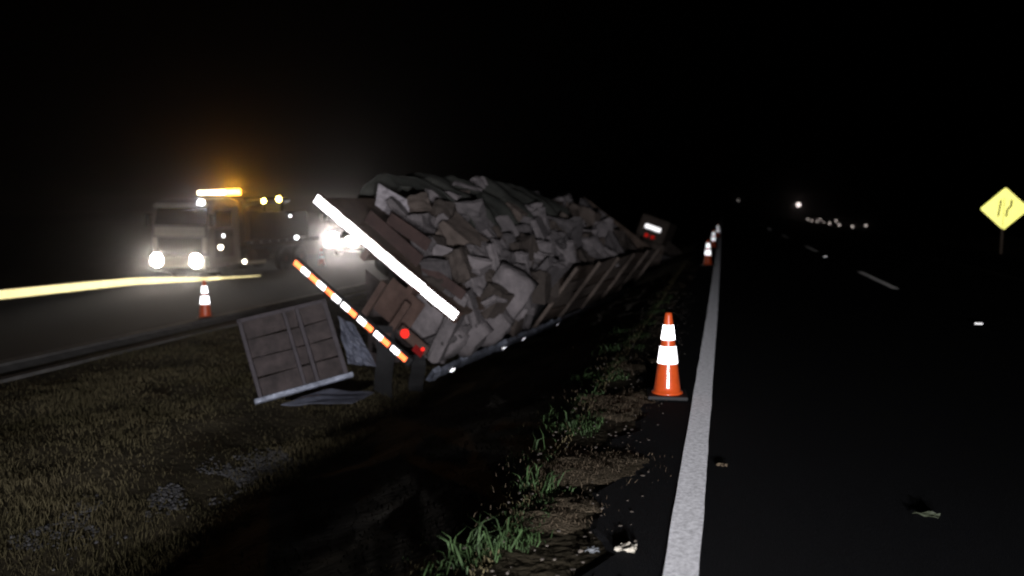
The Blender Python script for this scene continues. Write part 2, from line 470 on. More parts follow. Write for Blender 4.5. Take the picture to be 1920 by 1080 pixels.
# rear bumper with red and white tape
bm = NB(); bx(bm, (0, 0, 0.5), (2.26, 0.09, 0.13), bev=0.02, seg=2); bump = ob('bumper', bm, M_RUBBER, tr)
nseg = 7
for k in range(nseg):
    x0 = -1.10 + k * 2.2 / nseg
    w = 2.2 / nseg
    mats = (M_TAPE_R, M_TAPE_W) if k < 3 else (M_TAPE_W, M_TAPE_R)
    gap = 0.05 if k >= 2 else 0.025
    for h in range(2):
        bm = NB(); ww = (w - gap) / 2
        bx(bm, (x0 + ww * (h + 0.5) + 0.004 * h, -0.049, 0.505), (ww, 0.004, 0.075), bev=0.0015)
        ob('reflective_tape', bm, mats[h], bump)
for s in (0.15, 0.6):
    bm = NB(); bx(bm, (s, 0.07, 0.80), (0.09, 0.05, 0.62)); ob('bumper_bracket', bm, M_CHASSIS, tr)
# tail lamps at the low corner
bm = NB(); bx(bm, (0.96, 0.03, 0.76), (0.50, 0.05, 0.15), bev=0.015); tl = ob('lamp_panel', bm, M_CHASSIS, tr)
for x, r in ((0.82, 0.062), (1.15, 0.025)):
    bm = NB(); cyl(bm, (x, 0.02, 0.765), (x, -0.012, 0.765), r, seg=20); ob('tail_lamp', bm, M_REFL_R, tl)
bm = NB(); bx(bm, (1.11, -0.0, 0.70), (0.16, 0.012, 0.10)); ob('tail_reflector', bm, mat('dull_red_plastic', (0.25, 0.01, 0.01), 0.4, 0.1), tl)
# axles and dual wheels
def wheel_bm(c, w, r0, r1):
    b1 = NB(); prof = [(r1, -w / 2), (r0 - 0.03, -w / 2), (r0, -w / 2 + 0.03), (r0, w / 2 - 0.03), (r0 - 0.03, w / 2), (r1, w / 2)]
    lathe(b1, prof, 28)
    rot = Matrix.Rotation(math.pi / 2, 3, 'Y')
    for v in b1.verts: v.co = rot @ v.co + Vector(c)
    b2 = NB(); lathe(b2, [(0.06, -w / 2 - 0.02), (r1 * 0.7, -w / 2 + 0.03), (r1 - 0.004, -w / 2 - 0.004), (r1 - 0.004, w / 2 + 0.004), (r1 * 0.7, w / 2 - 0.03), (0.06, w / 2 + 0.02)], 24)
    for v in b2.verts: v.co = rot @ v.co + Vector(c)
    return b1, b2
for y in (2.9, 4.15, 5.4):
    bm = NB(); cyl(bm, (-1.1, y, 0.52), (1.1, y, 0.52), 0.07, seg=12); ob('axle', bm, M_CHASSIS, tr, True)
    for s in (-1, 1):
        for dx in (0.78, 1.10):
            b1, b2 = wheel_bm((s * dx, y, 0.52), 0.27, 0.50, 0.29)
            w = ob('wheel', b2, M_CHASSIS, tr, True); ob('tyre', b1, M_RUBBER, w, True)
        bm = NB(); bx(bm, (s * 0.5, y, 0.86), (0.09, 1.0, 0.12)); ob('leaf_spring', bm, M_CHASSIS, tr)
# mud flaps hang straight down
def from_world(bm):
    for v in bm.verts: v.co = TMI @ v.co
    return bm
for (p, w, h) in (((-4.40, 9.98, 0.05), 0.27, 0.98), ((-4.02, 10.22, -0.38), 0.22, 0.50)):
    bm = NB(); rot = Matrix.Rotation(-AZ, 3, 'Z')
    for i in range(6):
        z0 = p[2] - h * i / 6; z1 = p[2] - h * (i + 1) / 6
        off0 = 0.05 * math.sin(i * 0.9); off1 = 0.05 * math.sin((i + 1) * 0.9)
        c = [Vector((-w / 2, off0, z0)), Vector((w / 2, off0, z0)), Vector((w / 2, off1, z1)), Vector((-w / 2, off1, z1))]
        for dy in (0, 0.012):
            q = [rot @ Vector((v.x, v.y + dy, 0)) + Vector((p[0], p[1], v.z)) for v in c]
            bm.faces.new([bm.verts.new(v) for v in q])
    bmesh.ops.remove_doubles(bm, verts=bm.verts[:], dist=0.0005)
    ob('mud_flap', from_world(bm), M_RUBBER, tr)
# spare-frame brown plate behind the near flap
bm = NB(); bx(bm, (0.42, 0.32, 0.86), (0.62, 0.03, 0.55), bev=0.01); ob('rear_plate', bm, M_CHASSIS, tr)
# broken tailgate boards just above the sill
for k, (x, z, w, h, ry) in enumerate(((-0.10, 1.66, 1.0, 0.18, 0.03), (0.02, 1.86, 0.7, 0.17, -0.08), (0.80, 1.63, 0.7, 0.14, -0.05))):
    bm = NB(); bx(bm, (x, 0.12 + 0.03 * k, z), (w, 0.03, h), Matrix.Rotation(ry, 3, 'Y'), bev=0.006); ob('tailgate_board', bm, mat('tailgate_brown', (0.055, 0.032, 0.028), 0.8, 0.3, 6), tr)
# low side: dented guard rail with small reflectors
bm = NB()
ny = 90
prevr = None
for i in range(ny + 1):
    y = 0.05 + i * (LEN - 1.0) / ny
    n1 = mnoise.noise((y * 1.3, 0, 0)); n2 = mnoise.noise((y * 3.7, 5, 0)); n3 = mnoise.noise((y * 9.0, 2, 0))
    cx = 1.42 + 0.05 * n1 + 0.03 * n2; cz = 0.50 + 0.06 * n1 + 0.05 * n2
    hh = 0.085 * (1 + 0.5 * n2 + 0.3 * n3); ww = 0.03 * (1 + 0.6 * n3)
    ring = [bm.verts.new((cx + a * ww, y, cz + b * hh)) for a, b in ((-1, -1), (1, -0.8), (1.4, 0), (1, 0.8), (-1, 1))]
    if prevr:
        for k in range(5):
            j = (k + 1) % 5
            bm.faces.new((prevr[k], prevr[j], ring[j], ring[k]))
    prevr = ring
guard = ob('side_guard', bm, M_GALV, tr)
for y in (0.62, 2.55, 3.45, 5.3, 6.5, 7.6, 9.4):
    bm = NB(); bx(bm, (1.49, y, 0.53), (0.02, 0.11, 0.05), bev=0.006); ob('reflector', bm, M_TAPE_W if y != 7.6 else M_REFL_R, guard)
# side boards and stakes on the low side
for k in range(6):
    y = 4.2 + k * 1.5
    bm = NB(); bx(bm, (1.375, y, 1.20), (0.06, 0.10, 1.46), Matrix.Rotation(random.uniform(-0.05, 0.05), 3, 'X')); ob('stake', bm, M_WOOD_PALE, tr)
    if k < 5:
        for j in range(4):
            z = 0.74 + j * 0.33
            bm = NB(); bx(bm, (1.335 + random.uniform(-0.012, 0.02), y + 0.75, z), (0.03, 1.39 * random.uniform(0.86, 1.0), 0.29), Matrix.Rotation(random.uniform(-0.07, 0.07), 3, 'X') @ Matrix.Rotation(random.uniform(-0.12, 0.12), 3, 'Y'), bev=0.005)
            ob('side_board', bm, M_WOOD_PALE if (j + k) % 3 else M_WOOD, tr)
bm = NB(); bx(bm, (0, LEN + 0.04, 1.55), (2.5, 0.06, 0.3), bev=0.01); ob('headboard', bm, M_WOOD, tr)

# ------------------------------------------------------------------ spilled load
def U(v, u, w):
    q = OT + AC * v + AX * u
    return Vector((q.x, q.y, w))
PROF = [(1.30, -0.30), (1.95, 0.45), (1.50, 1.02), (0.95, 1.52), (0.25, 1.96), (-0.30, 2.02), (-0.72, 1.60)]
def hu(u):
    return float(np.interp(u, [0, 0.8, 2, 5, 7.6, 8.6, 9.4, 10.6, 11.6, 12.6], [0.70, 0.84, 0.98, 1.0, 0.92, 0.60, 0.86, 0.84, 0.56, 0.36]))
def prof_pt(u, s):
    k = s * (len(PROF) - 1); i = min(int(k), len(PROF) - 2); f = k - i
    v = PROF[i][0] * (1 - f) + PROF[i + 1][0] * f; w = PROF[i][1] * (1 - f) + PROF[i + 1][1] * f
    w = -0.3 + (w + 0.3) * hu(u)
    return v, w
def sack_mesh(name, dims, seed, bulge, rough, m):
    bm = NB()
    bmesh.ops.create_cube(bm, size=2.0)
    bmesh.ops.subdivide_edges(bm, edges=bm.edges[:], cuts=3, use_grid_fill=True)
    for v in bm.verts:
        p = v.co.copy()
        n = p.normalized()
        q = p.lerp(n * 1.25, bulge)
        nn = mnoise.noise(p * 1.1 + Vector((seed * 7.1, 0, 0))) * rough + mnoise.noise(p * 2.6 + Vector((0, seed * 3.3, 0))) * rough * 0.6
        q *= 1 + nn
        v.co = Vector((q.x * dims[0] / 2, q.y * dims[1] / 2, q.z * dims[2] / 2))
    me = bpy.data.meshes.new(name)
    bmesh.ops.recalc_face_normals(bm, faces=bm.faces[:])
    bm.to_mesh(me); bm.free(); me.materials.append(m)
    for i, p in enumerate(me.polygons): p.use_smooth = (bulge > 0.25)
    return me
sacks = [sack_mesh('pale_sack', (0.80, 0.52, 0.24), i, 0.16, 0.30, M_SACK) for i in range(5)]
blues = [sack_mesh('bluish_bundle', (0.85, 0.5, 0.34), 20 + i, 0.35, 0.25, M_SACK_B) for i in range(3)]
cartons = [sack_mesh('crushed_carton', (0.62, 0.46, 0.34), 40 + i, 0.04, 0.2, M_CARTON) for i in range(4)]
slabs = [sack_mesh('flat_carton', (0.95, 0.62, 0.16), 60 + i, 0.12, 0.10, M_SACK) for i in range(3)]
LBL = {
    'pale_sack': ('crumpled pale sack lying in the spilled load heap on the overturned trailer', 'sack', 'pale sacks in the spilled load'),
    'bluish_bundle': ('dark bluish bundle lying in the spilled load heap on the overturned trailer', 'bundle', 'bluish bundles in the spilled load'),
    'crushed_carton': ('crushed brown carton lying in the spilled load heap on the overturned trailer', 'carton', 'brown cartons in the spilled load'),
    'flat_carton': ('flattened pale carton lying in the spilled load heap on the overturned trailer', 'carton', 'flattened pale cartons in the spilled load'),
}
def put(me, kind, loc, rot):
    o = bpy.data.objects.new(kind, me); COL.objects.link(o)
    o.location = loc; o.rotation_euler = rot
    l, c, g = LBL[kind]
    tag(o, l, c, g)
    return o
rs = random.Random(11)
for i in range(31):
    u = 0.55 + i * 0.385
    for j in range(12):
        s = (j + 0.3) / 12
        uu = u + rs.uniform(-0.26, 0.26); ss = min(0.99, max(0.0, s + rs.uniform(-0.05, 0.05)))
        v, w = prof_pt(uu, ss)
        if uu > 3.9 and w < 0.62: continue             # behind the side boards there
        if 2.0 < uu < 8.6 and ss > 0.47 + 0.04 * math.sin(uu * 3) and (rs.random() < 0.78 or ss < 0.6): continue            # under the tarpaulin
        if uu < 1.1 and ss > 0.5: continue
        if uu < 2.3 and ss > 0.62: continue
        r = rs.random()
        fr = uu / 12
        if uu > 6 and r < 0.20 and 0.3 < ss < 0.65: kind, me = 'bluish_bundle', rs.choice(blues)
        elif r < 0.10 + 0.42 * fr: kind, me = 'crushed_carton', rs.choice(cartons)
        elif r < 0.50: kind, me = 'flat_carton', rs.choice(slabs)
        else: kind, me = 'pale_sack', rs.choice(sacks)
        # lie roughly along the heap's surface
        slope = math.atan2(prof_pt(uu, min(1, ss + 0.06))[1] - prof_pt(uu, max(0, ss - 0.06))[1], -(prof_pt(uu, min(1, ss + 0.06))[0] - prof_pt(uu, max(0, ss - 0.06))[0]))
        o = put(me, kind, U(v - 0.05, uu, w - 0.05), (rs.uniform(-0.35, 0.35), slope + rs.uniform(-0.55, 0.55), -AZ + rs.choice([0, 1.57]) + rs.uniform(-0.45, 0.45)))
        sc = rs.choice([rs.uniform(0.42, 0.75), rs.uniform(0.55, 0.85), rs.uniform(0.8, 1.1)])
        o.location += Vector((rs.uniform(-0.1, 0.1), rs.uniform(-0.1, 0.1), rs.uniform(-0.08, 0.14))); o.scale = (sc, sc * rs.uniform(0.85, 1.1), sc * rs.uniform(0.9, 1.3))

# dark backing added under the sacks, standing in for shade in the gaps
def skin(name, u0, u1, nu, s0, s1, ns, off, m, rough=0.0, bows=False, thick=0.01):
    bm = NB(); grid = []
    for i in range(nu + 1):
        u = u0 + (u1 - u0) * i / nu; row = []
        for j in range(ns + 1):
            s = s0 + (s1 - s0) * j / ns
            v, w = prof_pt(u, s)
            v2, w2 = prof_pt(u, min(1, s + 0.01)); v1, w1 = prof_pt(u, max(0, s - 0.01))
            nx, nz = (w2 - w1), -(v2 - v1)
            l = math.hypot(nx, nz) or 1; nx, nz = nx / l, nz / l
            d = off + rough * mnoise.noise((u * 1.6, s * 7, 3)) + rough * 0.5 * mnoise.noise((u * 4.1, s * 15, 9))
            if bows:
                ph = (u - u0) / 0.92
                d += 0.13 * (abs(math.cos(math.pi * ph)) ** 3) - 0.05 * abs(math.sin(math.pi * ph)) + (0.05 * mnoise.noise((u * 7, s * 4, 1)))
                w -= max(0, 0.14 - (j / ns)) * 0.8
            row.append(bm.verts.new(U(v + nx * d, u + (0.10 * mnoise.noise((u, s * 5, 4)) if bows else 0), w + nz * d)))
        grid.append(row)
    for i in range(nu):
        for j in range(ns):
            bm.faces.new((grid[i][j], grid[i + 1][j], grid[i + 1][j + 1], grid[i][j + 1]))
    o = ob(name, bm, m, None, True)
    md = o.modifiers.new('thickness', 'SOLIDIFY'); md.thickness = thick
    return o
o = skin('gap_shade_sheet', 0.9, 12.4, 60, 0.02, 1.0, 16, -0.26, M_GAP_SHADE, 0.08)  # added backing: closes see-through gaps in the load and darkens them
tag(o, 'dark backing sheet added inside the heap as shade between the spilled sacks', 'sheet')
o = skin('tarpaulin', 1.9, 8.5, 130, 0.44, 1.0, 34, 0.09, M_TARP, 0.10, True)
tag(o, 'dark green tarpaulin sagging over curved bows on top of the load', 'tarpaulin')

def leaf_sheet(name, label, cat, pts, m, crumple=0.04, n=10, thick=0.008, seed=0):
    """bent four-cornered sheet (pts: four world corners in order)"""
    p = [Vector(q) for q in pts]; c0 = sum(p, Vector()) / 4
    bm = NB(); nrm = (p[1] - p[0]).cross(p[3] - p[0]).normalized(); g = []
    for i in range(n + 1):
        row = []
        for j in range(n + 1):
            a, b = i / n, j / n
            q = p[0] * (1 - a) * (1 - b) + p[1] * a * (1 - b) + p[2] * a * b + p[3] * (1 - a) * b
            q = q + nrm * crumple * (mnoise.noise((a * 3 + seed, b * 3, seed)) * 1.5 + 0.6 * mnoise.noise((a * 8, b * 8 + seed, 1)))
            row.append(bm.verts.new(q - c0))
        g.append(row)
    for i in range(n):
        for j in range(n): bm.faces.new((g[i][j], g[i + 1][j], g[i + 1][j + 1], g[i][j + 1]))
    o = ob(name, bm, m); o.location = c0
    md = o.modifiers.new('thickness', 'SOLIDIFY'); md.thickness = thick
    return tag(o, label, cat)
leaf_sheet('bent_sheet', 'pale bent sheet standing up at the top left of the load heap', 'sheet', [(-5.09, 11.23, 1.52), (-4.56, 11.36, 1.46), (-4.50, 11.40, 1.70), (-5.02, 11.29, 2.00)], M_PALE_SHEET, 0.05, seed=3)
leaf_sheet('plastic_wrap', 'crumpled blue grey plastic hanging below the striped bumper', 'plastic sheet', [(-4.86, 9.55, 0.22), (-4.62, 9.55, 0.12), (-4.32, 9.55, -0.42), (-4.62, 9.35, -0.36)], M_BLUE_PL, 0.10, 14, seed=8)
leaf_sheet('flat_sheet', 'flat grey sheet lying on the grass below the mud flap', 'sheet', [(-4.95, 8.25, -0.66), (-4.28, 8.75, -0.72), (-4.22, 9.25, -0.70), (-4.75, 8.95, -0.62)], M_BLUE_PL, 0.02, 8, seed=5)
leaf_sheet('broken_panel', 'dark buckled panel standing behind the striped bumper, right of the fallen gate', 'panel', [(-5.04,10.87,-0.68),(-4.33,11.13,-0.63),(-4.43,11.42,0.04),(-5.30,11.38,0.70)], M_GATE, 0.07, 8, 0.02, seed=11)
# big pale bags leaning at the low rear corner
BAG = [((-3.93, 10.42, -0.20), (0.62, 0.34, 0.92), 0), ((-3.66, 10.62, -0.10), (0.58, 0.34, 0.98), 1), ((-3.42, 10.95, -0.02), (0.55, 0.36, 0.95), 2), ((-3.12, 11.3, 0.16), (0.60, 0.4, 0.85), 3)]
LB = ['first and leftmost of the large pale bags slumped beside the tail lamp', 'second large pale bag slumped beside the tail lamp, between two seams', 'third large pale bag, below the end of the white strip', 'large pale bag leaning to the right beyond the white strip']
for (c, d, k), l in zip(BAG, LB):
    me = sack_mesh('bulk_bag', d, 80 + k, 0.30, 0.12, M_SACK)
    o = bpy.data.objects.new('bulk_bag', me); COL.objects.link(o); o.location = Vector(c) + LZ * 0.16 + AX * 0.12 - LX * 0.08
    o.rotation_euler = (0.15, (-0.72 if k < 3 else 0.62), -0.25 + 0.1 * k)
    tag(o, l, 'bulk bag', 'large pale bags at the low corner of the trailer')

# ------------------------------------------------------------------ fallen side gate in front of the trailer
fg = thing('fallen_side_gate', 'fallen brown boarded side gate with grey frame, standing tilted in the grass', 'side gate')
e1 = Vector((0.79, 0.64, 0.20)).normalized(); e2 = Vector((-0.42, 0.22, 0.90)); e2 = (e2 - e1 * e2.dot(e1)).normalized(); e3 = e1.cross(e2)
B0 = Vector((-5.24, 8.26, -0.66))
fg.matrix_world = Matrix(((e1.x, e3.x, e2.x, B0.x), (e1.y, e3.y, e2.y, B0.y), (e1.z, e3.z, e2.z, B0.z), (0, 0, 0, 1)))
GW, GH = 1.10, 1.06
for x, w in ((0.03, 0.05), (0.56, 0.045), (0.72, 0.05), (GW - 0.03, 0.06)):
    bm = NB(); bx(bm, (x, -0.005, GH / 2), (w, 0.06, GH), bev=0.006); ob('frame_post', bm, M_GATE_F, fg)
bm = NB(); bx(bm, (GW / 2, 0.0, 0.03), (GW + 0.1, 0.08, 0.06), bev=0.008); ob('bottom_rail', bm, M_GALV, fg)
bm = NB(); bx(bm, (GW / 2, 0.0, GH - 0.02), (GW, 0.05, 0.05), bev=0.006); ob('top_rail', bm, M_GATE_F, fg)
for k in range(4):
    z = 0.175 + k * 0.245
    for x0, x1 in ((0.06, 0.535), (0.585, 0.69), (0.75, GW - 0.06)):
        bm = NB(); bx(bm, ((x0 + x1) / 2, 0.012 + random.uniform(-0.012, 0.012), z), (x1 - x0, 0.02, 0.228), Matrix.Rotation(random.uniform(-0.05, 0.05), 3, 'Y') @ Matrix.Rotation(random.uniform(-0.08, 0.08), 3, 'X'), bev=0.004)
        ob('board', bm, M_GATE, fg)
bm = NB(); bx(bm, (0.30, -0.025, 0.62), (0.56, 0.02, 0.04), Matrix.Rotation(-0.5, 3, 'Y')); ob('brace', bm, M_GATE_F, fg)
bm = NB(); bx(bm, (0.92, -0.05, 0.09), (0.34, 0.03, 0.05), bev=0.01); ob('latch_bar', bm, mat('bright_metal', (0.6, 0.64, 0.7), 0.25, 0.1, metal=0.8), fg)

# ------------------------------------------------------------------ tilted box and brown panel at the far end of the wreck
tb = thing('tilted_box', 'dark tilted box with a white strip and two red reflectors at the wreck\'s far end', 'box', (-2.62, 29.4, 0.35))
tb.rotation_euler = (R(-6), R(19), R(-8))
bm = NB(); bx(bm, (0, 0.8, 0.2), (1.05, 1.6, 1.55), bev=0.05, seg=2); ob('shell', bm, M_BOX, tb)
bm = NB(); bx(bm, (0, -0.02, 0.2), (0.92, 0.04, 1.40), bev=0.015); ob('rear_door', bm, M_BOX, tb)
bm = NB(); bx(bm, (0.02, -0.052, 0.58), (0.60, 0.012, 0.16), bev=0.005); ob('reflective_strip', bm, M_TAPE_W, tb)
for x in (-0.11, 0.13):
    bm = NB(); cyl(bm, (x, -0.04, 0.26), (x, -0.065, 0.26), 0.075, seg=16); ob('red_reflector', bm, M_REFL_R, tb)
bm = NB(); bx(bm, (0, -0.055, -0.30), (0.8, 0.03, 0.06), bev=0.008); ob('latch_bar', bm, M_CHASSIS, tb)
pn = thing('brown_panel', 'brown plywood panel leaning below the tilted box at the far end', 'panel', (-2.75, 27.6, -0.62))
pn.rotation_euler = (R(-28), R(16), R(6))
bm = NB(); bx(bm, (0, 0, 0.65), (1.25, 0.03, 1.25), bev=0.006); ob('plywood', bm, M_WOOD_PALE, pn)
bm = NB(); bx(bm, (0, -0.03, 0.18), (1.2, 0.03, 0.08)); ob('batten', bm, M_WOOD, pn)
bm = NB(); bx(bm, (0.1, -0.03, 1.0), (1.0, 0.03, 0.08)); ob('batten', bm, M_WOOD, pn)
o = put(cartons[1], 'crushed_carton', (-1.85, 30.6, 0.0), (0.3, 0.5, 1)); o.scale = (1.6, 1.3, 1.1)
o['label'] = 'pale crushed carton lying alone on the ground right of the tilted box'
o = put(sacks[2], 'pale_sack', (-2.0, 29.9, -0.25), (0.1, 0.2, 0.6)); o['label'] = 'pale sack lying on the ground at the foot of the tilted box'

# ------------------------------------------------------------------ recovery truck and a second truck behind it
def lamp(name, parent, c, r, m, axis=(0, -1, 0), seg=16, depth=0.05):
    bm = NB(); a = Vector(c); d = Vector(axis).normalized()
    cyl(bm, a - d * depth, a, r * 1.12, seg=seg)
    h = ob(name, bm, M_RUBBER, parent)
    bm = NB(); cyl(bm, a + d * 0.002, a + d * 0.012, r, r * 0.9, seg=seg); ob('lens', bm, m, h)
    return h
def truck_cab(t, sc=1.0, visor=True):
    W = 2.4
    bm = NB()
    prof = [(0.02, 0.45), (0.0, 1.5), (0.04, 2.0), (0.26, 2.72), (0.45, 2.95), (1.5, 3.02), (1.95, 2.9), (2.0, 0.55)]
    prism(bm, prof, -W / 2, W / 2, 'x')
    bmesh.ops.bevel(bm, geom=bm.edges[:], offset=0.05, segments=2, affect='EDGES')
    cab = ob('cab', bm, mat('cab_body', (0.36, 0.32, 0.30), 0.5, 0.1, 3), t)
    rot = Matrix.Rotation(-math.atan2(0.22, 0.72), 3, 'X')
    bm = NB(); bx(bm, (0, 0.125, 2.34), (W - 0.22, 0.03, 0.66), rot, bev=0.01); ws = ob('windscreen', bm, M_GLASS, t)
    for s in (-0.4, 0.4):
        bm = NB(); bx(bm, (s, 0.08, 2.14), (0.7, 0.015, 0.02), Matrix.Rotation(0.1 * s, 3, 'Y')); ob('wiper', bm, M_RUBBER, ws)
    for s in (-1, 1):
        bm = NB(); bx(bm, (s * (W / 2 + 0.004), 0.95, 2.25), (0.03, 1.0, 0.62), bev=0.01); ob('side_window', bm, M_GLASS, t)
        bm = NB(); bx(bm, (s * (W / 2 + 0.006), 0.95, 1.35), (0.025, 1.12, 1.0), bev=0.01); d = ob('door', bm, mat('door_paint', (0.15, 0.12, 0.115), 0.5, 0.15, 3), t)
        bm = NB(); bx(bm, (s * (W / 2 + 0.03), 1.35, 1.65), (0.03, 0.2, 0.05)); ob('handle', bm, M_RUBBER, d)
        bm = NB(); bx(bm, (s * (W / 2 + 0.16), 0.0, 2.2), (0.20, 0.10, 0.46), bev=0.03); bx(bm, (s * (W / 2 + 0.06), 0.03, 2.42), (0.22, 0.03, 0.03)); ob('mirror', bm, M_RUBBER, t)
    bm = NB(); bx(bm, (0, -0.012, 1.27), (1.9, 0.03, 0.60), bev=0.01); gr = ob('grille', bm, M_CAB_D, t)
    for k in range(5):
        bm = NB(); bx(bm, (0, -0.034, 1.05 + k * 0.11), (1.8, 0.02, 0.035)); ob('slat', bm, M_CAB_D, gr)
    bm = NB(); bx(bm, (0, -0.015, 1.80), (2.1, 0.03, 0.30), bev=0.012); ob('front_panel', bm, M_CAB, t)
    for s in (-1, 1):
        bm = NB(); bx(bm, (s * 1.05, -0.012, 1.30), (0.20, 0.03, 0.55), bev=0.01); ob('corner_panel', bm, M_CAB, t)
    bm = NB(); bx(bm, (0, -0.10, 0.70), (2.42, 0.26, 0.40), bev=0.05, seg=2); ob('bumper', bm, M_CAB, t)
    if visor:
        bm = NB(); bx(bm, (0, 0.12, 2.74), (2.2, 0.24, 0.12), Matrix.Rotation(0.3, 3, 'X'), bev=0.02); ob('sun_visor', bm, M_CAB, t)
    bm = NB(); bx(bm, (0, 1.0, 0.45), (2.2, 1.9, 0.3)); ob('underbody', bm, M_RUBBER, t)
    return cab
def truck_wheels(t, ys, W=2.3):
    for y in ys:
        for s in (-1, 1):
            b1, b2 = wheel_bm((s * (W / 2 - 0.16), y, 0.50), 0.30, 0.50, 0.28)
            w = ob('wheel', b2, M_CHASSIS, t, True); ob('tyre', b1, M_RUBBER, w, True)

gz = left_z(-19.1) + 0.012
tow = thing('recovery_truck', 'recovery truck facing the camera, headlights on, amber light bar on its roof', 'truck', (-19.1, 25.3, gz))
truck_cab(tow)
truck_wheels(tow, (1.2, 5.4, 6.7))
for s in (-0.82, 0.82):
    h = lamp('headlight', tow, (s, -0.25, 0.76), 0.25, G_HEAD)
# wide light bar on the headboard behind the cab
bm = NB(); bx(bm, (0.22, 2.15, 3.12), (1.9, 0.22, 0.06), bev=0.01); lb = ob('light_bar', bm, M_RUBBER, tow)
for k in range(6):
    bm = NB(); bx(bm, (-0.53 + k * 0.30, 2.15, 3.235 + 0.004 * k), (0.285, 0.20, 0.14 + 0.012 * k), bev=0.03, seg=2); ob('beacon', bm, G_AMBER if k >= 4 else G_AMBER_W, lb)
spot('beacon_beam', (-19.1 + 0.85, 25.3 + 1.98, gz + 3.30), (-2.5, 0.0, 8.0), 800, 52, 1.0, (1.0, 0.40, 0.03), 0.1)
lamp('flood_lamp', tow, (0.85, 0.15, 2.80), 0.13, G_FLOOD)
# bed
bm = NB(); bx(bm, (0, 5.0, 0.85), (0.9, 6.0, 0.25)); ob('chassis', bm, M_RUBBER, tow)
bm = NB(); bx(bm, (0, 5.3, 1.28), (2.4, 5.8, 0.16), bev=0.01); bed = ob('bed', bm, M_BED, tow)
for k in range(8):
    bm = NB(); bx(bm, (1.205, 2.75 + k * 0.66, 1.29), (0.012, 0.10, 0.06)); ob('side_reflector', bm, retro('side_reflector', (0.42, 0.40, 0.45), 0.5, 0.5), bed)
bm = NB(); bx(bm, (0, 2.32, 2.2), (2.3, 0.10, 1.7), bev=0.02); ob('headboard', bm, M_BED, tow)
bm = NB(); bx(bm, (0.1, 5.2, 1.95), (1.9, 4.6, 1.15), bev=0.06, seg=2); ob('tool_box', bm, M_BED, tow)
for s in (-0.9, 0.9):
    bm = NB(); bx(bm, (s, 5.6, 2.2), (0.10, 0.10, 1.75)); ob('gantry_post', bm, M_BED, tow)
bm = NB(); bx(bm, (0, 5.6, 3.06), (2.0, 0.12, 0.10)); ob('gantry_beam', bm, M_BED, tow)
bm = NB(); cyl(bm, (0.15, 2.6, 2.7), (0.15, 7.4, 3.0), 0.13, 0.10, seg=10); ob('crane_boom', bm, M_BED, tow, True)
lamp('work_lamp', tow, (0.85, 4.25, 2.93), 0.085, G_YEL)
lamp('work_lamp', tow, (0.80, 5.52, 3.02), 0.105, G_YEL)
bm = NB(); bx(bm, (0.85, 4.3, 2.7), (0.05, 0.05, 0.5)); ob('lamp_post', bm, M_BED, tow)
for (c, r, m) in (((1.43, 0.37, 1.22), 0.085, G_MARK), ((1.83 - 0.6, 0.85, 1.62), 0.05, G_MARKW), ((1.24, 2.15, 0.58), 0.075, G_MARK), ((1.26, 6.1, 1.37), 0.075, G_MARKW), ((1.1, 5.9, 2.3), 0.04, G_MARKW), ((1.24, 3.9, 0.66), 0.035, G_MARKW)):
    lamp('marker_lamp', tow, c, r, m, (0.6, -0.8, 0), 12, 0.04)
bm = NB(); bx(bm, (1.2, 3.0, 0.50), (0.04, 1.4, 0.12), bev=0.01); ob('side_skirt', bm, retro('skirt_strip', (0.5, 0.42, 0.3), 0.5, 0.5), tow)
bm = NB(); cyl(bm, (1.05, 3.0, 0.75), (1.05, 3.9, 0.75), 0.25, seg=16); ob('fuel_tank', bm, M_CHASSIS, tow)
spot('recovery_truck_beam', (-19.92, 25.0, gz + 0.76), (-8.0, 5.0, 0.4), 600, 40, 1.0, (1.0, 0.90, 0.78), 0.1)
spot('recovery_truck_beam', (-18.28, 25.0, gz + 0.76), (-6.4, 5.0, 0.4), 600, 40, 1.0, (1.0, 0.90, 0.78), 0.1)
spot('recovery_truck_flood', (-18.25, 25.38, gz + 2.80), (-6.0, 9.0, -0.6), 200, 100, 1.0, (0.86, 0.92, 1.0), 0.1)

gz2 = left_z(-20.1) + 0.012
t2 = thing('second_truck', 'second truck behind the recovery truck, hidden by the glare of its headlights', 'truck', (-20.13, 40.6, gz2))
truck_cab(t2, visor=False)
truck_wheels(t2, (1.2, 5.0))
bm = NB(); bx(bm, (0, 4.6, 1.9), (2.3, 4.6, 2.0), bev=0.04); ob('cargo_body', bm, M_BED, t2)
bm = NB(); bx(bm, (0, 4.2, 0.7), (0.9, 5.2, 0.3)); ob('chassis', bm, M_RUBBER, t2)
for s in (-0.62, 0.62):
    lamp('headlight', t2, (s, -0.25, 0.98), 0.36, glow('headlight_main', (1.0, 0.95, 0.90), 120))
for s in (-0.62, 0.55):
    lamp('roof_lamp', t2, (s, 0.2, 2.78 - 0.62), 0.11, G_MARK)
spot('second_truck_beam', (-20.75, 40.2, gz2 + 0.98), (-6.0, 14.0, 0.9), 1800, 30, 1.0, (1.0, 0.93, 0.88), 0.15)
spot('second_truck_beam', (-19.5, 40.2, gz2 + 0.98), (-4.8, 14.0, 0.9), 1800, 30, 1.0, (1.0, 0.93, 0.88), 0.15)

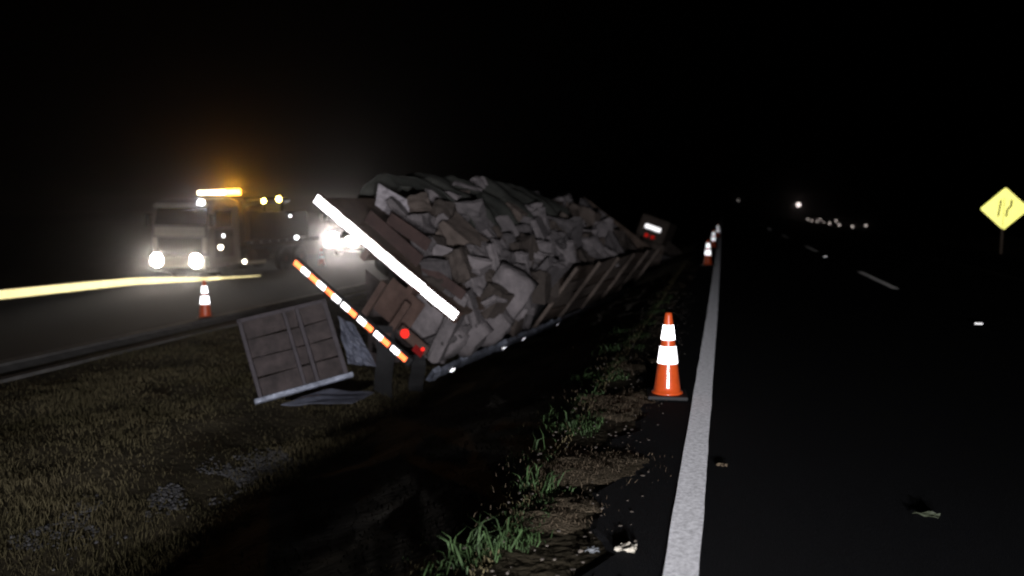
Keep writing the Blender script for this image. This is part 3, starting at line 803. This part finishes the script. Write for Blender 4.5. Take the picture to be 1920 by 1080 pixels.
# ------------------------------------------------------------------ distant lights
def far_lamp(label, loc, r, m, h=3.0, group=None):
    t = thing('distant_lamp', label, 'lamp', (loc[0], loc[1], loc[2] - h), 0, group)
    bm = NB(); cyl(bm, (0, r * 0.9, -1.0), (0, r * 0.9, h - r), 0.06, 0.05, seg=8); ob('post', bm, M_RUBBER, t)
    bm = NB(); bmesh.ops.create_icosphere(bm, subdivisions=2, radius=r)
    for v in bm.verts: v.co.z += h
    ob('lamp_globe', bm, m, t, True)
far_lamp('large round white lamp far off, alone above the row of small lights', (22.78, 265.68, 2.31), 0.62, G_FAR, 2.2)
far_lamp('faint white lamp far off, at the end of the white edge line', (5.53, 313.3, 4.03), 0.2, glow('far_lamp_faint', (1.0, 0.9, 0.85), 0.8), 3.8)
ROW = [(1514, 411, .20), (1520, 413.5, .20), (1528, 414.5, .20), (1532, 411, .20), (1538, 416, .14), (1547, 417.5, .24), (1556, 413.5, .24), (1561, 420.5, .26), (1579.5, 423, .26), (1598, 421, .26)]
ROWW = [(15.44,159.6,-.62),(16.04,158.4,-.88),(16.8,157.0,-.97),(17.2,156.5,-.60),(17.75,155.4,-1.1),(18.6,154.0,-1.25),(19.5,152.6,-.82),(19.9,151.5,-1.5),(21.65,148.6,-1.7),(23.3,145.6,-1.45)]
for w, (px, py, r) in zip(ROWW, ROW):
    far_lamp('small dim light in the row of lights far off beyond the road', w, r * 0.62, G_FARDIM, 0.9, 'row of distant lights')

# ------------------------------------------------------------------ grass, dry tufts, stones, litter
def blades(name, P, H, Wd, lean, m, seed=1, kind='stuff', bend=0.5):
    n = len(P); r = np.random.default_rng(seed)
    ang = r.uniform(0, 2 * np.pi, n); d = np.stack([np.cos(ang), np.sin(ang)], 1)
    la = r.uniform(0, 2 * np.pi, n); ld = np.stack([np.cos(la), np.sin(la)], 1) * (r.uniform(0.2, 1.0, n) * lean * H)[:, None]
    base = P
    L = base.copy(); L[:, :2] -= d * (Wd / 2)[:, None]
    Rr = base.copy(); Rr[:, :2] += d * (Wd / 2)[:, None]
    mid = base.copy(); mid[:, :2] += ld * 0.35; mid[:, 2] += H * 0.6
    mL = mid.copy(); mL[:, :2] -= d * (Wd * 0.4)[:, None]
    mR = mid.copy(); mR[:, :2] += d * (Wd * 0.4)[:, None]
    tip = base.copy(); tip[:, :2] += ld; tip[:, 2] += H * (1 - 0.25 * lean)
    co = np.stack([L, Rr, mL, mR, tip], 1).reshape(-1, 3)
    k = np.arange(n)[:, None] * 5
    tri = np.concatenate([k + np.array([[0, 1, 3]]), k + np.array([[0, 3, 2]]), k + np.array([[2, 3, 4]])], 1).reshape(-1, 3)
    me = bpy.data.meshes.new(name)
    me.vertices.add(len(co)); me.vertices.foreach_set('co', co.ravel())
    me.loops.add(tri.size); me.loops.foreach_set('vertex_index', tri.ravel())
    me.polygons.add(len(tri)); me.polygons.foreach_set('loop_start', np.arange(0, tri.size, 3)); me.polygons.foreach_set('loop_total', np.full(len(tri), 3))
    me.update(); me.materials.append(m)
    o = bpy.data.objects.new(name, me); COL.objects.link(o)
    if kind: o['kind'] = kind
    return o
M_GRASS = mat('median_grass', (0.066, 0.059, 0.029), 0.9, 0, 0.9, col2=(0.165, 0.137, 0.078), spec=0.05)
M_GREEN = mat('green_grass', (0.036, 0.068, 0.022), 0.7, 0.6, 6, spec=0.3)
M_DRY = mat('dry_grass', (0.13, 0.098, 0.065), 0.85, 0.5, 5, spec=0.2)
def zg(p): return ground_z(p[:, 0], p[:, 1]) - 0.015
# median grass, denser near the camera
N = 190000
p = np.stack([rng.uniform(-8.75, -3.7, N), 2.0 + 26 * rng.uniform(0, 1, N) ** 1.7], 1)
dn = np.array([mnoise.noise((a * 0.9, b * 0.9, 0)) for a, b in p[:: 1]])
keep = rng.uniform(-0.95, 0.35, N) < dn
p = p[keep]; dn = dn[keep]
P = np.concatenate([p, zg(p)[:, None]], 1)
H = rng.uniform(0.02, 0.085, len(P)) * (1 + 0.8 * np.clip(dn, -0.5, 1))
blades('grass', P, H, rng.uniform(0.003, 0.007, len(P)), 1.0, M_GRASS, 3)
# slope below the shoulder, mostly in shade
N = 9000
p = np.stack([-1.0 - 2.2 * rng.uniform(0, 1, N) ** 1.8, 1.6 + 24 * rng.uniform(0, 1, N) ** 1.6], 1)
P = np.concatenate([p, zg(p)[:, None]], 1)
blades('grass', P, rng.uniform(0.015, 0.05, N), rng.uniform(0.004, 0.010, N), 0.9, M_GRASS, 4)
# green tufts along the paved edge
def tuft_points(cs, n, spread, sx=1.0):
    q = []
    for cx, cy, k in cs:
        m = int(n * k)
        q.append(np.stack([cx + rng.normal(0, spread * sx, m), cy + rng.normal(0, spread, m)], 1))
    return np.concatenate(q)
tc = [(-1.02, 3.72, .55), (-1.12, 3.60, .6), (-1.22, 3.42, .4), (-1.15, 3.10, .35), (-1.00, 4.55, .3), (-1.10, 4.60, .3), (-1.25, 5.3, .3), (-1.12, 5.9, .4), (-1.3, 6.3, .3), (-1.12, 6.9, .3), (-1.3, 7.9, .4), (-1.25, 9.4, .4), (-1.35, 11, .4)]
p = tuft_points(tc, 150, 0.075)
P = np.concatenate([p, zg(p)[:, None]], 1)
blades('verge_grass', P, rng.uniform(0.04, 0.10, len(P)) * rng.choice([0.7, 1.0, 2.2], len(P), p=[.5, .38, .12]), rng.uniform(0.006, 0.014, len(P)), 1.0, M_GREEN, 5)
N = 7000
p = np.stack([-0.85 - np.abs(rng.normal(0, 0.27, N)), 2.9 + 13 * rng.uniform(0, 1, N) ** 1.5], 1)
nk = np.array([mnoise.noise((a * 3.0, b * 1.6, 12)) for a, b in p]); p = p[nk > 0.0]
P = np.concatenate([p, np.maximum(zg(p), -0.02 - 5 * (p[:, 0] < -1.0))[:, None]], 1)
blades('verge_grass', P, rng.uniform(0.015, 0.06, len(P)), rng.uniform(0.003, 0.008, len(P)), 1.2, M_GREEN, 15)
# mats of dry grass and earth creeping over the pavement edge
dc = [(-0.86, 4.08, .5), (-0.80, 4.28, .3), (-0.86, 4.85, 1.0), (-0.72, 4.95, 1.0), (-0.92, 5.05, .8), (-0.62, 5.15, .6), (-0.98, 4.8, .5), (-0.86, 6.55, .8), (-0.72, 6.85, .8), (-0.95, 6.75, .9), (-0.60, 7.05, .5), (-0.78, 6.3, .4), (-0.85, 8.3, .35), (-0.62, 8.7, .2)]
p = np.concatenate([tuft_points(dc, 330, 0.075, 1.1), tuft_points(dc, 110, 0.15, 1.2)])
far_p = np.stack([-0.62 - np.abs(rng.normal(0, 0.28, 2600)), 7.5 + 20 * rng.uniform(0, 1, 2600) ** 1.4], 1)
fk = np.array([mnoise.noise((a * 2.5, b * 0.9, 7)) for a, b in far_p])
p = np.concatenate([p, far_p[fk > 0.05]])
p = p[p[:, 0] < -0.27]
z0 = np.maximum(zg(p), -0.004)
P = np.concatenate([p, z0[:, None]], 1)
blades('dry_grass', P, rng.uniform(0.012, 0.05, len(P)), rng.uniform(0.0015, 0.004, len(P)), 1.5, M_DRY, 6)
bm = NB()
for cx, cy, k in dc:
    ra = 0.15 + 0.10 * k; seg = 18
    rings = []
    for q in range(5):
        f = q / 4
        ring = []
        for a in range(seg):
            t = 2 * math.pi * a / seg
            rr = ra * (1 - f) * (1 + 0.55 * mnoise.noise((cx * 5 + math.cos(t) * 1.3, cy * 5 + math.sin(t) * 1.3, 2)))
            x = cx + rr * math.cos(t) * 1.15; y = cy + rr * math.sin(t) * 1.0
            hgt = 0.0 if q == 0 else 0.004 + 0.018 * f + 0.016 * mnoise.noise((x * 16, y * 16, 5))
            gz_ = max(float(ground_z(x, y)) - 0.012, -0.006) if x > -1.0 else float(ground_z(x, y)) - 0.012
            ring.append(bm.verts.new((x, y, gz_ + hgt)))
        rings.append(ring)
    for r0, r1 in zip(rings, rings[1:]):
        for a in range(seg):
            b = (a + 1) % seg
            if q: bm.faces.new((r0[a], r0[b], r1[b], r1[a]))
o = ob('dry_grass_mat', bm, mat('dry_mat', (0.055, 0.045, 0.028), 0.95, 0, 14, col2=(0.15, 0.118, 0.082), bump=1.0, bscale=60, spec=0.05), None, True); o['kind'] = 'stuff'

def rocks(name, P, R0, m, seed):
    r = np.random.default_rng(seed)
    b = bmesh.new(); bmesh.ops.create_icosphere(b, subdivisions=1, radius=1.0)
    b.verts.ensure_lookup_table()
    V = np.array([v.co[:] for v in b.verts]); F = np.array([[v.index for v in f.verts] for f in b.faces]); b.free()
    n = len(P); co = np.repeat(V[None], n, 0) * (1 + r.uniform(-0.3, 0.3, (n, len(V), 1)))
    co *= (R0[:, None] * np.stack([r.uniform(.7, 1.3, n), r.uniform(.7, 1.3, n), r.uniform(.35, .8, n)], 1))[:, None, :]
    co += P[:, None, :]
    f = (F[None] + (np.arange(n) * len(V))[:, None, None]).reshape(-1, 3)
    me = bpy.data.meshes.new(name); me.from_pydata(co.reshape(-1, 3).tolist(), [], f.tolist()); me.materials.append(m)
    o = bpy.data.objects.new(name, me); COL.objects.link(o); o['kind'] = 'stuff'
N = 2200
t = rng.uniform(0, 1, N) ** 0.6
p = np.stack([-4.95 + 0.72 * t + rng.normal(0, 0.15, N), 4.2 + 3.1 * t + rng.normal(0, 0.1, N)], 1)
cl = np.array([mnoise.noise((a * 2.2, b * 2.2, 4)) for a, b in p]); p = p[cl > -0.02]
P = np.concatenate([p, (ground_z(p[:, 0], p[:, 1]) + 0.0)[:, None]], 1)
rocks('gravel', P, rng.uniform(0.005, 0.022, len(P)), M_STONE, 8)
N = 700
p = np.stack([rng.uniform(-1.1, -0.35, N) - 0.15 * rng.uniform(0, 1, N), rng.uniform(3, 16, N)], 1)
P = np.concatenate([p, np.full((N, 1), 0.0)], 1)
rocks('gravel', P, rng.uniform(0.003, 0.012, N), mat('grit', (0.10, 0.085, 0.07), 0.9, 0.4, 20), 9)

leaf_sheet('litter_scrap', 'cream scrap of litter lying alone on the asphalt left of the white line', 'litter', [(-0.465, 3.73, 0.006), (-0.365, 3.72, 0.006), (-0.36, 3.79, 0.02), (-0.44, 3.80, 0.012)], M_PAPER, 0.012, 6, 0.003, seed=2)
leaf_sheet('litter_scrap', 'dim grey scrap of litter beside the cream one on the asphalt', 'litter', [(-0.60, 3.68, 0.006), (-0.53, 3.69, 0.006), (-0.54, 3.73, 0.012), (-0.59, 3.72, 0.01)], mat('grey_scrap', (0.14, 0.15, 0.16), 0.8, 0.2), 0.01, 5, 0.003, seed=4)
leaf_sheet('fallen_leaf', 'small curled leaf lying on the dark road right of the white line', 'leaf', [(1.03, 4.60, 0.006), (1.15, 4.56, 0.006), (1.17, 4.60, 0.018), (1.06, 4.63, 0.01)], M_LEAF, 0.01, 6, 0.002, seed=6)
leaf_sheet('fallen_leaf', 'small dry leaf beside the right edge of the white line', 'leaf', [(0.0, 5.18, 0.006), (0.07, 5.16, 0.006), (0.075, 5.2, 0.014), (0.01, 5.21, 0.01)], M_DRY, 0.008, 5, 0.002, seed=7)

# ------------------------------------------------------------------ night haze lit by the lamps
bm = NB(); bx(bm, (0, 290, 3.9), (1300, 760, 14.2))
hz = ob('haze', bm, bpy.data.materials.new('haze_air')); hz['kind'] = 'stuff'
hm = hz.data.materials[0]; hm.use_nodes = True; nt = hm.node_tree
nt.nodes.remove(nt.nodes['Principled BSDF'])
pv = nt.nodes.new('ShaderNodeVolumePrincipled')
pv.inputs['Color'].default_value = (0.95, 0.90, 0.89, 1)
pv.inputs['Density'].default_value = 0.0010
pv.inputs['Anisotropy'].default_value = 0.979
nt.links.new(pv.outputs[0], nt.nodes['Material Output'].inputs['Volume'])
